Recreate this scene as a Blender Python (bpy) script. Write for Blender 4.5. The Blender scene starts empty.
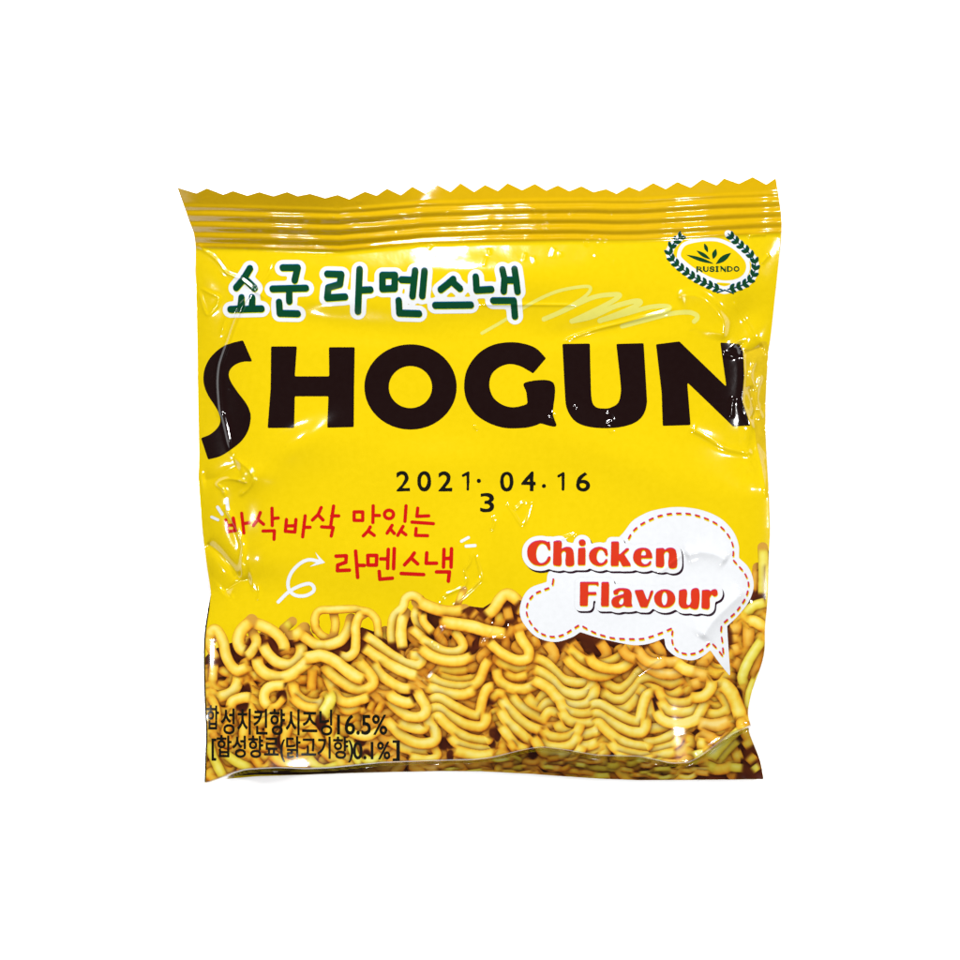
import bpy, math, random
import numpy as np
from mathutils import Vector

rng = np.random.RandomState(7)
random.seed(7)
scene = bpy.context.scene
col = scene.collection

S = 0.0002            # metres per drawing unit: the pack is about 12 cm wide
H = 0.5               # lattice step in drawing units
X0, Y0, X1, Y1 = 170.0, 165.0, 792.0, 796.0
NX = int((X1 - X0) / H) + 1
NY = int((Y1 - Y0) / H) + 1

# ------------------------------------------------------------------ helpers: curves and distance fields
def zm(ox, oy, s, pts):
    return [(ox + x / s, oy + y / s) for x, y in pts]

def cr(pts, n=8, closed=False):
    """Catmull-Rom curve through points."""
    P = [np.array(p, float) for p in pts]
    if len(P) < 3 and not closed:
        return [tuple(p) for p in P]
    out = []
    m = len(P)
    rngk = range(m) if closed else range(m - 1)
    for k in rngk:
        if closed:
            a, b, c, d = P[(k - 1) % m], P[k], P[(k + 1) % m], P[(k + 2) % m]
        else:
            b, c = P[k], P[k + 1]
            a = P[k - 1] if k > 0 else 2 * b - c
            d = P[k + 2] if k + 2 < m else 2 * c - b
        for i in range(n):
            t = i / n
            out.append(tuple(0.5 * (2 * b + (c - a) * t + (2 * a - 5 * b + 4 * c - d) * t * t + (3 * b - a - 3 * c + d) * t ** 3)))
    if not closed:
        out.append(tuple(P[-1]))
    return out

def path(*segs, n=6):
    """closed outline from curve pieces; corners lie where the pieces meet."""
    out = []
    for s in segs:
        out += cr(s, n) if len(s) > 2 else [tuple(p) for p in s]
    res = [out[0]]
    for p in out[1:]:
        if abs(p[0] - res[-1][0]) + abs(p[1] - res[-1][1]) > 1e-6:
            res.append(p)
    return res

def ellipse(cx, cy, rx, ry, n=48, rot=0):
    c, s = math.cos(rot), math.sin(rot)
    return [(cx + rx * math.cos(a) * c - ry * math.sin(a) * s, cy + rx * math.cos(a) * s + ry * math.sin(a) * c)
            for a in (2 * math.pi * k / n for k in range(n))]

class Field:
    """signed field on a window of the lattice, positive inside"""
    def __init__(self, i0, j0, F):
        self.i0, self.j0, self.F = i0, j0, F

def win(x0, y0, x1, y1, pad=8):
    i0 = max(0, int((x0 - pad - X0) / H)); i1 = min(NX - 1, int((x1 + pad - X0) / H) + 1)
    j0 = max(0, int((y0 - pad - Y0) / H)); j1 = min(NY - 1, int((y1 + pad - Y0) / H) + 1)
    gx = X0 + H * np.arange(i0, i1 + 1); gy = Y0 + H * np.arange(j0, j1 + 1)
    return i0, j0, gx[None, :], gy[:, None]

def seg_d2(gx, gy, a, b):
    dx, dy = b[0] - a[0], b[1] - a[1]
    L = dx * dx + dy * dy
    px, py = gx - a[0], gy - a[1]
    t = np.clip((px * dx + py * dy) / L, 0, 1) if L > 1e-12 else 0.0
    ex, ey = px - t * dx, py - t * dy
    return ex * ex + ey * ey

def poly_field(polys, pad=8, nonzero=False):
    xs = [p[0] for q in polys for p in q]; ys = [p[1] for q in polys for p in q]
    i0, j0, gx, gy = win(min(xs), min(ys), max(xs), max(ys), pad)
    d = np.full((gy.size, gx.size), 1e9); wn = np.zeros(d.shape, int)
    for q in polys:
        for k in range(len(q)):
            a, b = q[k - 1], q[k]
            np.minimum(d, seg_d2(gx, gy, a, b), out=d)
            if a[1] == b[1]:
                continue
            up = b[1] > a[1]
            lo, hi = (a, b) if up else (b, a)
            rows = (gy[:, 0] >= lo[1]) & (gy[:, 0] < hi[1])
            if not rows.any():
                continue
            xc = lo[0] + (gy[rows] - lo[1]) * (hi[0] - lo[0]) / (hi[1] - lo[1])
            wn[rows] += np.where(gx < xc, 1 if up else -1, 0)
    ins = (wn != 0) if nonzero else (wn % 2 != 0)
    d = np.sqrt(d)
    return Field(i0, j0, np.where(ins, d, -d))

def stroke_field(lines, w, pad=8):
    """union of round-capped strokes; each line a list of points, or (points, width)"""
    L = [(l if isinstance(l, tuple) and isinstance(l[0], list) else (l, w)) for l in lines]
    xs = [p[0] for q, _ in L for p in q]; ys = [p[1] for q, _ in L for p in q]
    i0, j0, gx, gy = win(min(xs), min(ys), max(xs), max(ys), pad + w)
    F = np.full((gy.size, gx.size), -1e9)
    for q, ww in L:
        d = np.full(F.shape, 1e9)
        if len(q) == 1:
            q = [q[0], q[0]]
        for a, b in zip(q[:-1], q[1:]):
            np.minimum(d, seg_d2(gx, gy, a, b), out=d)
        np.maximum(F, ww / 2 - np.sqrt(d), out=F)
    return Field(i0, j0, F)

def blur(A, r):
    """two box blurs of radius r nodes"""
    for _ in range(2):
        for ax in (0, 1):
            P = np.concatenate([np.repeat(np.take(A, [0], ax), r, ax), A, np.repeat(np.take(A, [-1], ax), r, ax)], ax)
            C = np.cumsum(P, ax)
            z = np.zeros_like(np.take(C, [0], ax))
            C = np.concatenate([z, C], ax)
            n = A.shape[ax]
            A = (np.take(C, range(2 * r + 1, 2 * r + 1 + n), ax) - np.take(C, range(0, n), ax)) / (2 * r + 1)
    return A

def rounded(f, r=2):
    return Field(f.i0, f.j0, blur(f.F, r))

def grow(f, a):
    return Field(f.i0, f.j0, f.F + a)

def shift(f, dx, dy):
    """moved by a fraction of a unit (misregistered ink plates)"""
    ny, nx = f.F.shape
    jj = np.clip(np.arange(ny) - dy / H, 0, ny - 1.001); ii = np.clip(np.arange(nx) - dx / H, 0, nx - 1.001)
    j = jj.astype(int); i = ii.astype(int); fj = (jj - j)[:, None]; fi = (ii - i)[None, :]
    A = f.F
    g = lambda a, b: A[np.ix_(j + a, i + b)]
    return Field(f.i0, f.j0, (g(0, 0) * (1 - fi) + g(0, 1) * fi) * (1 - fj) + (g(1, 0) * (1 - fi) + g(1, 1) * fi) * fj)

def full(f, fill=-1e3):
    A = np.full((NY, NX), fill)
    A[f.j0:f.j0 + f.F.shape[0], f.i0:f.i0 + f.F.shape[1]] = f.F
    return A

def union(*fs):
    i0 = min(f.i0 for f in fs); j0 = min(f.j0 for f in fs)
    i1 = max(f.i0 + f.F.shape[1] for f in fs); j1 = max(f.j0 + f.F.shape[0] for f in fs)
    A = np.full((j1 - j0, i1 - i0), -1e3)
    for f in fs:
        v = A[f.j0 - j0:f.j0 - j0 + f.F.shape[0], f.i0 - i0:f.i0 - i0 + f.F.shape[1]]
        np.maximum(v, f.F, out=v)
    return Field(i0, j0, A)

def clip_to(f, A):
    """intersect with a whole-lattice field"""
    return Field(f.i0, f.j0, np.minimum(f.F, A[f.j0:f.j0 + f.F.shape[0], f.i0:f.i0 + f.F.shape[1]]))

def vnoise(scale, seed):
    r = np.random.RandomState(seed)
    n, m = int((Y1 - Y0) / scale) + 4, int((X1 - X0) / scale) + 4
    G = r.uniform(-1, 1, (n, m))
    y = np.arange(NY) * H / scale; x = np.arange(NX) * H / scale
    def cub(A, t, ax):
        i = t.astype(int); f = t - i
        sh = (-1, 1) if ax == 0 else (1, -1)
        f = f.reshape(sh)
        a, b, c, d = [np.take(A, i + k, ax) for k in range(4)]
        return ((1 - f) ** 3 * a + (3 * f ** 3 - 6 * f ** 2 + 4) * b + (-3 * f ** 3 + 3 * f ** 2 + 3 * f + 1) * c + f ** 3 * d) / 6
    return cub(cub(G, y, 0), x, 1) * 1.6

def smooth(a, b, x):
    t = np.clip((x - a) / (b - a), 0, 1)
    return t * t * (3 - 2 * t)

# ------------------------------------------------------------------ outline of the pack
TOP = [(179.4, 189.6), (198.1, 195.4), (209, 190.8), (225.2, 197), (235.2, 193.5), (249.2, 198.1), (261.3, 194.8), (275.2, 198.8),
       (288.8, 194.8), (299.2, 198.8), (311.7, 196.5), (326.3, 200.8), (338.8, 197.5), (350.2, 201.7), (365.8, 194), (377.3, 197.7),
       (387.7, 190.8), (401.3, 197), (412.7, 188.3), (425.8, 195.4), (437.7, 186.7), (450.6, 193.3), (460.6, 184.6), (474.2, 193.3),
       (485, 186.3), (498, 192.3), (507.5, 184.6), (522, 191.5), (534.6, 185.2), (546, 191.9), (557.5, 186.7), (569, 192.5),
       (581, 187.5), (593, 193.4), (605.6, 190.3), (616, 195), (628.5, 188), (639, 192.3), (652.5, 184.2), (665, 190.2),
       (676.5, 183.1), (690, 188.8), (701.5, 180.4), (716, 186.3), (723.3, 179.4), (738.3, 184.6), (752, 177.7), (766, 185), (775.6, 178.3)]
RIGHT = [(775.6, 178.3), (778.5, 195), (781, 211.7), (781.7, 228), (779.6, 253), (775.4, 295), (771, 336.7), (768.8, 351), (767, 382),
         (766, 403), (766, 430), (767.5, 476), (769.2, 528), (768.3, 550), (766.7, 600), (764.2, 627), (763.8, 650), (760, 667),
         (751.7, 690), (747.5, 710), (748.3, 720), (750.5, 727), (750, 733), (753.3, 743), (760, 760), (763.6, 778.7)]
BOTTOM = [(763.6, 778.7), (686.7, 779.4), (640, 779.7), (605, 778.5), (563, 775.8), (530, 773.3), (480, 770.8), (440, 770.6), (396.7, 771.3), (350, 772.5),
          (290, 774.7), (256.7, 775.8), (223, 778.7), (206.4, 781.8)]
LEFT = [(206.4, 781.8), (205.8, 756), (206.7, 733), (205, 698), (204.2, 673), (204.4, 640), (207.5, 613), (210.3, 596.7), (210.6, 592),
        (207.5, 571.7), (204.2, 546.7), (200.8, 513), (198.3, 480), (199, 455), (197.7, 392), (197, 336.7), (195.4, 274), (195, 238), (189.8, 220), (179.4, 189.6)]
TOP = [(x + (x - 480) * 0.004, y - 1.3) for x, y in TOP]
RIGHT = [(x + 1.3 + 1.9 * float(np.clip((y - 725) / 30, 0, 1)), y + 3.8 * float(np.clip((y - 720) / 40, 0, 1))) for x, y in RIGHT]; RIGHT[0] = TOP[-1]
BOTTOM = [(x + (x - 480) * 0.011, y + 3.8) for x, y in BOTTOM]; BOTTOM[0] = RIGHT[-1]
LEFT = [(x - 1.3 - 1.9 * float(np.clip((y - 760) / 20, 0, 1)), y + 3.8 * float(np.clip((y - 745) / 35, 0, 1))) for x, y in LEFT]; LEFT[0] = BOTTOM[-1]; LEFT[-1] = TOP[0]
outline = TOP + cr(RIGHT, 3)[1:] + BOTTOM[1:] + cr(LEFT, 3)[1:-1]
PACK = full(poly_field([outline]))

gx = X0 + H * np.arange(NX)[None, :]; gy = Y0 + H * np.arange(NY)[:, None]
xl = np.interp(gy[:, 0], [p[1] for p in LEFT[::-1]], [p[0] for p in LEFT[::-1]])[:, None]
xr = np.interp(gy[:, 0], [p[1] for p in RIGHT], [p[0] for p in RIGHT])[:, None]
ytop = np.interp(gx[0], [180, 340, 420, 560, 640, 780], [195, 200, 192, 189, 189, 181])[None, :]
FOLD = [(180, 785), (206, 783), (222, 777), (232, 772.5), (245, 769), (277, 767), (305, 768), (330, 767), (380, 762), (430, 760), (474, 759), (492, 757), (525, 749),
        (542, 746.5), (563, 749), (597, 755), (640, 756), (672, 763), (690, 762), (703, 755), (727, 738), (750, 726), (800, 700)]
yfold = np.interp(gx[0], [p[0] for p in FOLD], [p[1] for p in FOLD])
yfold = np.convolve(np.pad(yfold, 10, mode='edge'), np.ones(21) / 21, 'valid')[None, :]
yseal = ytop + 51

# ------------------------------------------------------------------ relief of the film, millimetres above the table
dl = np.maximum(gx - xl, 0); dr = np.maximum(xr - gx, 0)
n90, n40, n16 = vnoise(85, 3), vnoise(38, 4), vnoise(15, 5)
n200 = vnoise(170, 11)
fl = 1 - np.exp(-dl / (52 + 10 * n90)); fr = 1 - np.exp(-dr / (50 + 10 * n90))
body = np.maximum(gy - yseal, 0)
fl = 1 - (1 - fl) * (1 - 0.5 * smooth(575, 640, gy)); fr = 1 - (1 - fr) * (1 - 0.5 * smooth(440, 500, gy))
ft = 0.50 + 0.50 * (1 - np.exp(-body / (125 + 24 * n200)))
below = np.maximum(gy - yfold, 0)
fb = 0.78 + 0.22 * (1 - np.exp(-np.maximum(yfold - gy, 0) / 46))
Z = 9.0 + 9.3 * fl * fr * ft * fb
inb = smooth(0, 60, body) * smooth(0, 110, yfold - gy)
Z += inb * smooth(0, 130, body) * (1.35 * n90 + 1.5 * n200 + 0.2 * n40 + 0.018 * n16)
# crimped seal: fine bars pressed across it, wavy and flatter in the middle
tS = gy - ytop
wob = 1.6 * vnoise(60, 21) + 0.5 * vnoise(20, 22)
amp = 0.56 + 0.2 * vnoise(70, 23)
sealw = smooth(8, 15, tS) * (1 - smooth(47, 56, tS))
Z += sealw * amp * (0.5 + 0.5 * np.cos((tS + wob - 20) * 2 * math.pi / 10.4)) ** 0.8
Z += (1 - smooth(0, 70, body)) * (0.5 * vnoise(110, 24) + 0.06 * vnoise(24, 26) + 0.03 * vnoise(9, 25))
# the left end of the seal leans away from the light, the right end towards it
lean = 1 - smooth(300, 460, gx)
leant = np.clip(52 - tS, 0, 60)
Z += lean * leant * 0.2 * 0.85
Z -= (1 - lean) * leant * 0.2 * -0.22
def crease(pts, amp, w, curve=True, kind='ridge', taper=0.12):
    if amp > 0 and w < 4.5 and kind == 'ridge':
        amp, w = amp * 0.62, max(1.35, w * 0.62)
    q = cr(pts, 6) if curve and len(pts) > 2 else pts
    xs = [p[0] for p in q]; ys = [p[1] for p in q]
    i0, j0, wx, wy = win(min(xs), min(ys), max(xs), max(ys), 6 * w)
    d2 = np.full((wy.size, wx.size), 1e9); tt = np.zeros(d2.shape); sg = np.zeros(d2.shape)
    L = np.concatenate([[0], np.cumsum([math.dist(a, b) for a, b in zip(q[:-1], q[1:])])]); Lt = L[-1] or 1
    for k, (a, b) in enumerate(zip(q[:-1], q[1:])):
        dx, dy = b[0] - a[0], b[1] - a[1]; l2 = dx * dx + dy * dy
        if l2 < 1e-9:
            continue
        t = np.clip(((wx - a[0]) * dx + (wy - a[1]) * dy) / l2, 0, 1)
        ex = wx - a[0] - t * dx; ey = wy - a[1] - t * dy
        e2 = ex * ex + ey * ey
        m = e2 < d2
        d2 = np.where(m, e2, d2); tt = np.where(m, (L[k] + t * math.sqrt(l2)) / Lt, tt)
        sg = np.where(m, np.sign(dx * ey - dy * ex), sg)
    tp = np.clip(np.minimum(tt, 1 - tt) / taper, 0, 1) if taper > 0 else 1.0
    tp = tp * tp * (3 - 2 * tp) if taper > 0 else 1.0
    d = np.sqrt(d2)
    if kind == 'ridge':
        g = 0.95 * np.exp(-(d / w) ** 1.25)
    elif kind == 'left':      # sharp on one side, long slope on the other
        g = np.where(sg > 0, np.exp(-d / (3.2 * w)), np.exp(-(d / w) ** 2))
    elif kind == 'right':
        g = np.where(sg < 0, np.exp(-d / (3.2 * w)), np.exp(-(d / w) ** 2))
    sl = (slice(j0, j0 + wy.size), slice(i0, i0 + wx.size))
    Z[sl] += amp * tp * g

def dent(x, y, rx, ry, amp, rot=0.0):
    i0, j0, wx, wy = win(x - 3 * max(rx, ry), y - 3 * max(rx, ry), x + 3 * max(rx, ry), y + 3 * max(rx, ry), 0)
    c, s = math.cos(rot), math.sin(rot)
    u = ((wx - x) * c + (wy - y) * s) / rx; v = (-(wx - x) * s + (wy - y) * c) / ry
    Z[j0:j0 + wy.size, i0:i0 + wx.size] += amp * np.exp(-(u * u + v * v))

# left side folds
crease([(195, 240), (201, 248), (214, 257.5), (226, 272), (239, 278), (252, 288), (268, 300)], 0.55, 3.0)
crease([(273, 260), (270, 270), (259.6, 284.6), (241, 303), (226, 318), (219, 338)], 0.42, 3.2)
crease([(253, 291), (243, 303), (234.6, 322), (228, 341), (222, 358), (219.6, 367.5), (218.5, 384), (220.6, 411), (223, 417), (228, 438), (231, 453), (232, 460)], 1.15, 3.6)
crease([(232, 458), (242.5, 464), (252, 474), (252, 482), (246.7, 490), (237, 497)], 0.6, 3.0)
crease([(249, 484), (238, 480), (226, 479), (216.5, 484), (222.7, 490), (224, 498)], 0.6, 2.6)
crease([(200, 480), (215, 478), (228, 470), (240, 464)], -0.7, 7)
crease([(223, 505), (230, 516.7), (236, 526.7), (240, 538), (242.5, 546.7), (241.7, 558), (240.8, 580)], 1.0, 3.4)
crease([(203, 543), (212, 548), (220, 555), (231.7, 568), (240, 580)], -1.1, 6)
crease([(222, 594), (232, 586), (242, 581), (252, 579)], -1.0, 6)
crease([(224, 592), (229, 594), (232, 598), (228, 597), (224, 593)], 0.3, 1.8)
crease([(257, 584), (259, 592), (257.5, 601)], 0.3, 2.4)
crease([(197, 286), (210, 293), (218, 297), (214, 307), (206, 314), (201, 303), (197, 288)], 0.35, 2.6)
dent(245, 530, 14, 40, -0.5)
dent(262, 560, 26, 18, 0.5)
dent(248, 474, 24, 14, 0.9)
# top right corner
crease([(676, 299), (692, 295), (706.7, 301), (719, 314), (724, 324), (721, 342)], 0.8, 5.0, kind='left')
crease([(560, 343), (590, 331), (621, 323), (642, 317.5), (666, 311.5), (677, 305)], 0.75, 3.0)
crease([(476, 304.4), (500, 304.5), (540, 304.6), (580, 305)], 0.5, 2.4)
dent(747, 316, 20, 24, -1.5, 0.5); crease([(733, 300), (745, 318), (757, 340)], 0.3, 3)
crease([(738, 342), (745, 352), (756, 349), (766, 345)], -1.0, 5)
crease([(744, 348), (745, 375), (743, 400), (748, 415), (757, 432)], 0.9, 4)
crease([(688, 426), (707, 436), (719, 443.5), (732, 449), (756, 453)], 0.6, 3.6, kind='right')
crease([(735, 396), (732.7, 404), (731.7, 418)], 0.5, 2.6)
crease([(722, 352), (733, 356), (741, 352)], 0.4, 2.6)
crease([(757, 360), (752, 375), (758, 392)], 0.6, 3)
crease([(763, 372), (758, 398), (764, 420)], 0.6, 3)
crease([(750, 385), (756, 410), (752, 420)], -0.6, 3)
crease([(757, 440), (763, 470), (766, 500)], 0.5, 3)
crease([(762.5, 263), (770.6, 253)], 0.4, 2)
crease([(748, 236), (757, 234), (768, 233.6)], 0.4, 2.4)
# small loops and ticks of caught light
crease([(606, 418), (609, 413), (613, 420), (608, 424), (611, 432), (615, 428)], 0.4, 1.8)
crease([(551, 412), (554, 414), (552, 420), (549, 416)], 0.35, 1.6)
crease([(574, 406), (577, 409)], 0.35, 1.6)
crease([(507, 504), (515.4, 509), (522, 503), (529, 502), (530, 507), (522.7, 525), (513, 513), (507, 504)], 0.4, 2.2, taper=0.02)
crease([(492.5, 516), (494.5, 522), (491, 531)], 0.45, 2.4)
crease([(473, 549), (470, 562), (465, 570), (467, 578), (463, 587), (445, 595), (441, 603), (443, 610)], 0.5, 2.4)
crease([(473, 549), (477.5, 560), (481, 577), (477, 583), (462, 597), (450, 605)], 0.5, 2.4)
crease([(442.5, 627), (434, 639), (434, 645), (437.5, 644), (445.6, 630), (442.5, 627)], 0.45, 2.2, taper=0.02)
crease([(493, 621), (491, 630), (485, 637.5), (480, 641)], 0.45, 2.4)
crease([(485, 638), (495, 637.5), (504, 634), (510, 623)], 0.5, 2.6)
crease([(429, 663), (424, 677.5), (432.5, 670), (435.6, 661), (433, 657)], 0.4, 2.2)
crease([(634, 674), (645, 667), (662, 657)], 0.5, 2.8)
crease([(654, 577), (660, 572), (668, 566), (690, 548)], 0.35, 2.6)
crease([(556, 542), (566, 537), (577, 534)], 0.4, 2.6)
crease([(684, 556), (700, 552), (716, 555), (728, 562)], 0.7, 7)
crease([(745, 590), (728, 606), (712, 622), (700, 640)], 0.9, 8)
crease([(474, 426), (478, 430)], 0.4, 2)
dent(620, 590, 40, 30, 0.5); dent(500, 520, 26, 22, 0.6); dent(690, 580, 22, 30, -0.6)
dent(370, 330, 90, 18, -0.9, 0.1); dent(300, 440, 40, 14, 0.9, -0.5); dent(330, 300, 34, 12, 0.6); dent(490, 322, 70, 18, -0.55, 0.05); dent(500, 275, 80, 18, 0.35)
dent(600, 330, 60, 12, -0.7, -0.15); dent(440, 460, 70, 22, 0.5); dent(640, 470, 60, 26, 0.7, 0.4)
dent(520, 400, 30, 60, 0.6, 0.4); dent(420, 540, 40, 18, -0.4, 0.6); dent(560, 500, 26, 40, -0.5, 0.5)
dent(470, 282, 150, 30, 1.0, 0.03); dent(310, 452, 55, 20, 0.7, -0.35); dent(640, 455, 90, 24, 0.6, 0.25); dent(420, 560, 110, 30, 0.7, -0.1)
# bottom right gusset
crease([(697, 757), (712, 745), (730, 733), (750, 726)], 1.0, 4)
crease([(700, 768), (720, 752), (742, 736)], -0.7, 4)
crease([(730, 776), (742, 760), (750, 740)], 0.6, 4)
crease([(620, 768), (660, 772), (700, 770)], 0.5, 4)
crease([(430, 766), (480, 765), (530, 762), (560, 764)], 0.35, 2.5)
# crumpled clear margin on the right
sidew = smooth(738, 752, gx) * smooth(335, 352, gy) * (1 - smooth(455, 510, gy))
Z += sidew * (0.34 * np.abs(vnoise(16, 41)) + 0.08 * np.abs(vnoise(6, 42)))
# random faint handling marks
for k in range(34):
    x, y = rng.uniform(215, 745), rng.uniform(255, 740)
    a = rng.uniform(0, math.pi); L = rng.uniform(3, 15)
    crease([(x, y), (x + L * math.cos(a), y + L * math.sin(a) * 0.8)], rng.uniform(-0.05, 0.06), rng.uniform(1.8, 3.2))
for k in range(26):       # short crinkles by the seal
    x = rng.uniform(430, 620); y = rng.uniform(205, 262)
    crease([(x, y), (x + rng.uniform(-5, 5), y + rng.uniform(3, 12))], rng.uniform(0.08, 0.22), rng.uniform(1.4, 2.4))
for k in range(10):
    x = rng.uniform(200, 770); y = rng.uniform(203, 240)
    crease([(x, y), (x + rng.uniform(3, 9), y + rng.uniform(-3, 3))], rng.uniform(0.06, 0.16), rng.uniform(1.4, 2.2))
# below the fold the film tucks under and only the flat end of the pack shows, close to the table
flap = 1.5 + 0.35 * n40 + 0.25 * vnoise(12, 71) + 0.9 * smooth(690, 760, gx) * (1 - smooth(0, 60, below))
tuck = smooth(0, 6.5, below)
Z = Z * (1 - tuck) + flap * tuck
Z = blur(Z, 1)
Z = np.maximum(Z, 0.7)

Gx = np.gradient(Z, axis=1) / (H * S * 1000); Gy = -np.gradient(Z, axis=0) / (H * S * 1000)
NRM = np.dstack([-Gx, -Gy, np.ones_like(Z)]); NRM /= np.linalg.norm(NRM, axis=2, keepdims=True)

def bil(A, x, y):
    u = np.clip((x - X0) / H, 0, NX - 1.001); v = np.clip((y - Y0) / H, 0, NY - 1.001)
    i = u.astype(int); j = v.astype(int); f = u - i; g = v - j
    if A.ndim == 3:
        f = f[:, None]; g = g[:, None]
    return (A[j, i] * (1 - f) + A[j, i + 1] * f) * (1 - g) + (A[j + 1, i] * (1 - f) + A[j + 1, i + 1] * f) * g

# ------------------------------------------------------------------ meshes cut along a field's zero line
def iso(f, step=1):
    F = f.F[::step, ::step]
    ny, nx = F.shape
    ins = F > 0
    vid = np.full(F.shape, -1, int)
    jj, ii = np.nonzero(ins)
    vid[jj, ii] = np.arange(jj.size)
    vx = list(X0 + H * (f.i0 + ii * step)); vy = list(Y0 + H * (f.j0 + jj * step))
    cnt = ins[:-1, :-1].astype(int) + ins[1:, :-1] + ins[1:, 1:] + ins[:-1, 1:]
    J, I = np.nonzero(cnt == 4)
    quads = np.stack([vid[J, I], vid[J + 1, I], vid[J + 1, I + 1], vid[J, I + 1]], 1)
    polys = []; cross = {}
    J, I = np.nonzero((cnt > 0) & (cnt < 4))
    n = len(vx)
    for j, i in zip(J.tolist(), I.tolist()):
        c = ((j, i), (j + 1, i), (j + 1, i + 1), (j, i + 1))
        poly = []
        for k in range(4):
            a, b = c[k], c[(k + 1) % 4]
            if ins[a]:
                poly.append(int(vid[a]))
            if ins[a] != ins[b]:
                key = (a, b) if a < b else (b, a)
                v = cross.get(key)
                if v is None:
                    p, q = key
                    t = F[p] / (F[p] - F[q])
                    t = min(max(t, 0.02), 0.98)
                    vx.append(X0 + H * (f.i0 + step * (p[1] + (q[1] - p[1]) * t)))
                    vy.append(Y0 + H * (f.j0 + step * (p[0] + (q[0] - p[0]) * t)))
                    v = n; n += 1; cross[key] = v
                poly.append(v)
        if len(poly) >= 3:
            polys.append(poly)
    return np.array(vx), np.array(vy), quads, polys

def build(name, layers, parent=None, step=1, label=None, zfun=None, colours=None):
    """one mesh object from (field, material, level) layers laid on the film"""
    VX, VY, LV, loops, starts, mats, mi = [], [], [], [], [], [], []
    base = 0; lp = 0
    for f, mat, level in layers:
        vx, vy, quads, polys = iso(f, step)
        if mat not in mats:
            mats.append(mat)
        m = mats.index(mat)
        VX.append(vx); VY.append(vy); LV.append(np.full(vx.size, float(level)))
        q = (quads + base).ravel(); loops.append(q)
        starts.append(lp + 4 * np.arange(len(quads))); lp += q.size
        mi += [m] * len(quads)
        fl_ = [v + base for p in polys for v in p]
        st = []
        for p in polys:
            st.append(lp); lp += len(p)
        loops.append(np.array(fl_, int)); starts.append(np.array(st, int)); mi += [m] * len(polys)
        base += vx.size
    VX = np.concatenate(VX); VY = np.concatenate(VY); LV = np.concatenate(LV)
    N = bil(NRM, VX, VY); N /= np.linalg.norm(N, axis=1, keepdims=True)
    z = (bil(Z, VX, VY) if zfun is None else zfun(VX, VY)) * 0.001
    co = np.stack([(VX - 480) * S, (480 - VY) * S, z], 1)
    co += N * (LV * 0.00003)[:, None]
    me = bpy.data.meshes.new(name)
    loops = np.concatenate(loops).astype(np.int32); starts = np.concatenate(starts).astype(np.int32)
    me.vertices.add(len(co)); me.vertices.foreach_set('co', co.astype(np.float32).ravel())
    me.loops.add(len(loops)); me.loops.foreach_set('vertex_index', loops)
    me.polygons.add(len(starts)); me.polygons.foreach_set('loop_start', starts)
    for m in mats:
        me.materials.append(m)
    me.polygons.foreach_set('material_index', np.array(mi, np.int32))
    me.polygons.foreach_set('use_smooth', np.ones(len(starts), bool))
    me.update(calc_edges=True)
    if colours is not None:
        a = me.color_attributes.new('print', 'FLOAT_COLOR', 'POINT')
        a.data.foreach_set('color', colours(VX, VY).astype(np.float32).ravel())
    if zfun is None:
        me.normals_split_custom_set_from_vertices(N.tolist())
    o = bpy.data.objects.new(name, me); col.objects.link(o)
    o.parent = parent
    if label:
        o['label'] = label
    return o

# ------------------------------------------------------------------ materials
GAIN = 0.338
def lin(c):
    c = np.asarray(c, float) / 255.0
    return np.where(c <= 0.04045, c / 12.92, ((c + 0.055) / 1.055) ** 2.4)

def material(name, rgb, rough=0.085, grain=0.05, spec=0.36, gain=GAIN, metallic=0.0, bump=0.02):
    m = bpy.data.materials.new(name); m.use_nodes = True
    nt = m.node_tree; b = nt.nodes['Principled BSDF']
    base = lin(rgb) * gain
    tc = nt.nodes.new('ShaderNodeTexCoord')
    nz = nt.nodes.new('ShaderNodeTexNoise'); nz.inputs['Scale'].default_value = 900; nz.inputs['Detail'].default_value = 3
    nt.links.new(tc.outputs['Object'], nz.inputs['Vector'])
    mx = nt.nodes.new('ShaderNodeMix'); mx.data_type = 'RGBA'
    lo = base * (1 - grain); hi = np.minimum(base * (1 + grain) + 0.001, 1)
    mx.inputs[6].default_value = (*lo, 1); mx.inputs[7].default_value = (*hi, 1)
    nt.links.new(nz.outputs['Fac'], mx.inputs[0]); nt.links.new(mx.outputs[2], b.inputs['Base Color'])
    b.inputs['Roughness'].default_value = rough
    b.inputs['Specular IOR Level'].default_value = spec
    b.inputs['Metallic'].default_value = metallic
    if bump:
        n2 = nt.nodes.new('ShaderNodeTexNoise'); n2.inputs['Scale'].default_value = 420; n2.inputs['Detail'].default_value = 4
        nt.links.new(tc.outputs['Object'], n2.inputs['Vector'])
        bp = nt.nodes.new('ShaderNodeBump'); bp.inputs['Strength'].default_value = bump; bp.inputs['Distance'].default_value = 0.001
        nt.links.new(n2.outputs['Fac'], bp.inputs['Height']); nt.links.new(bp.outputs['Normal'], b.inputs['Normal'])
    return m

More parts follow.
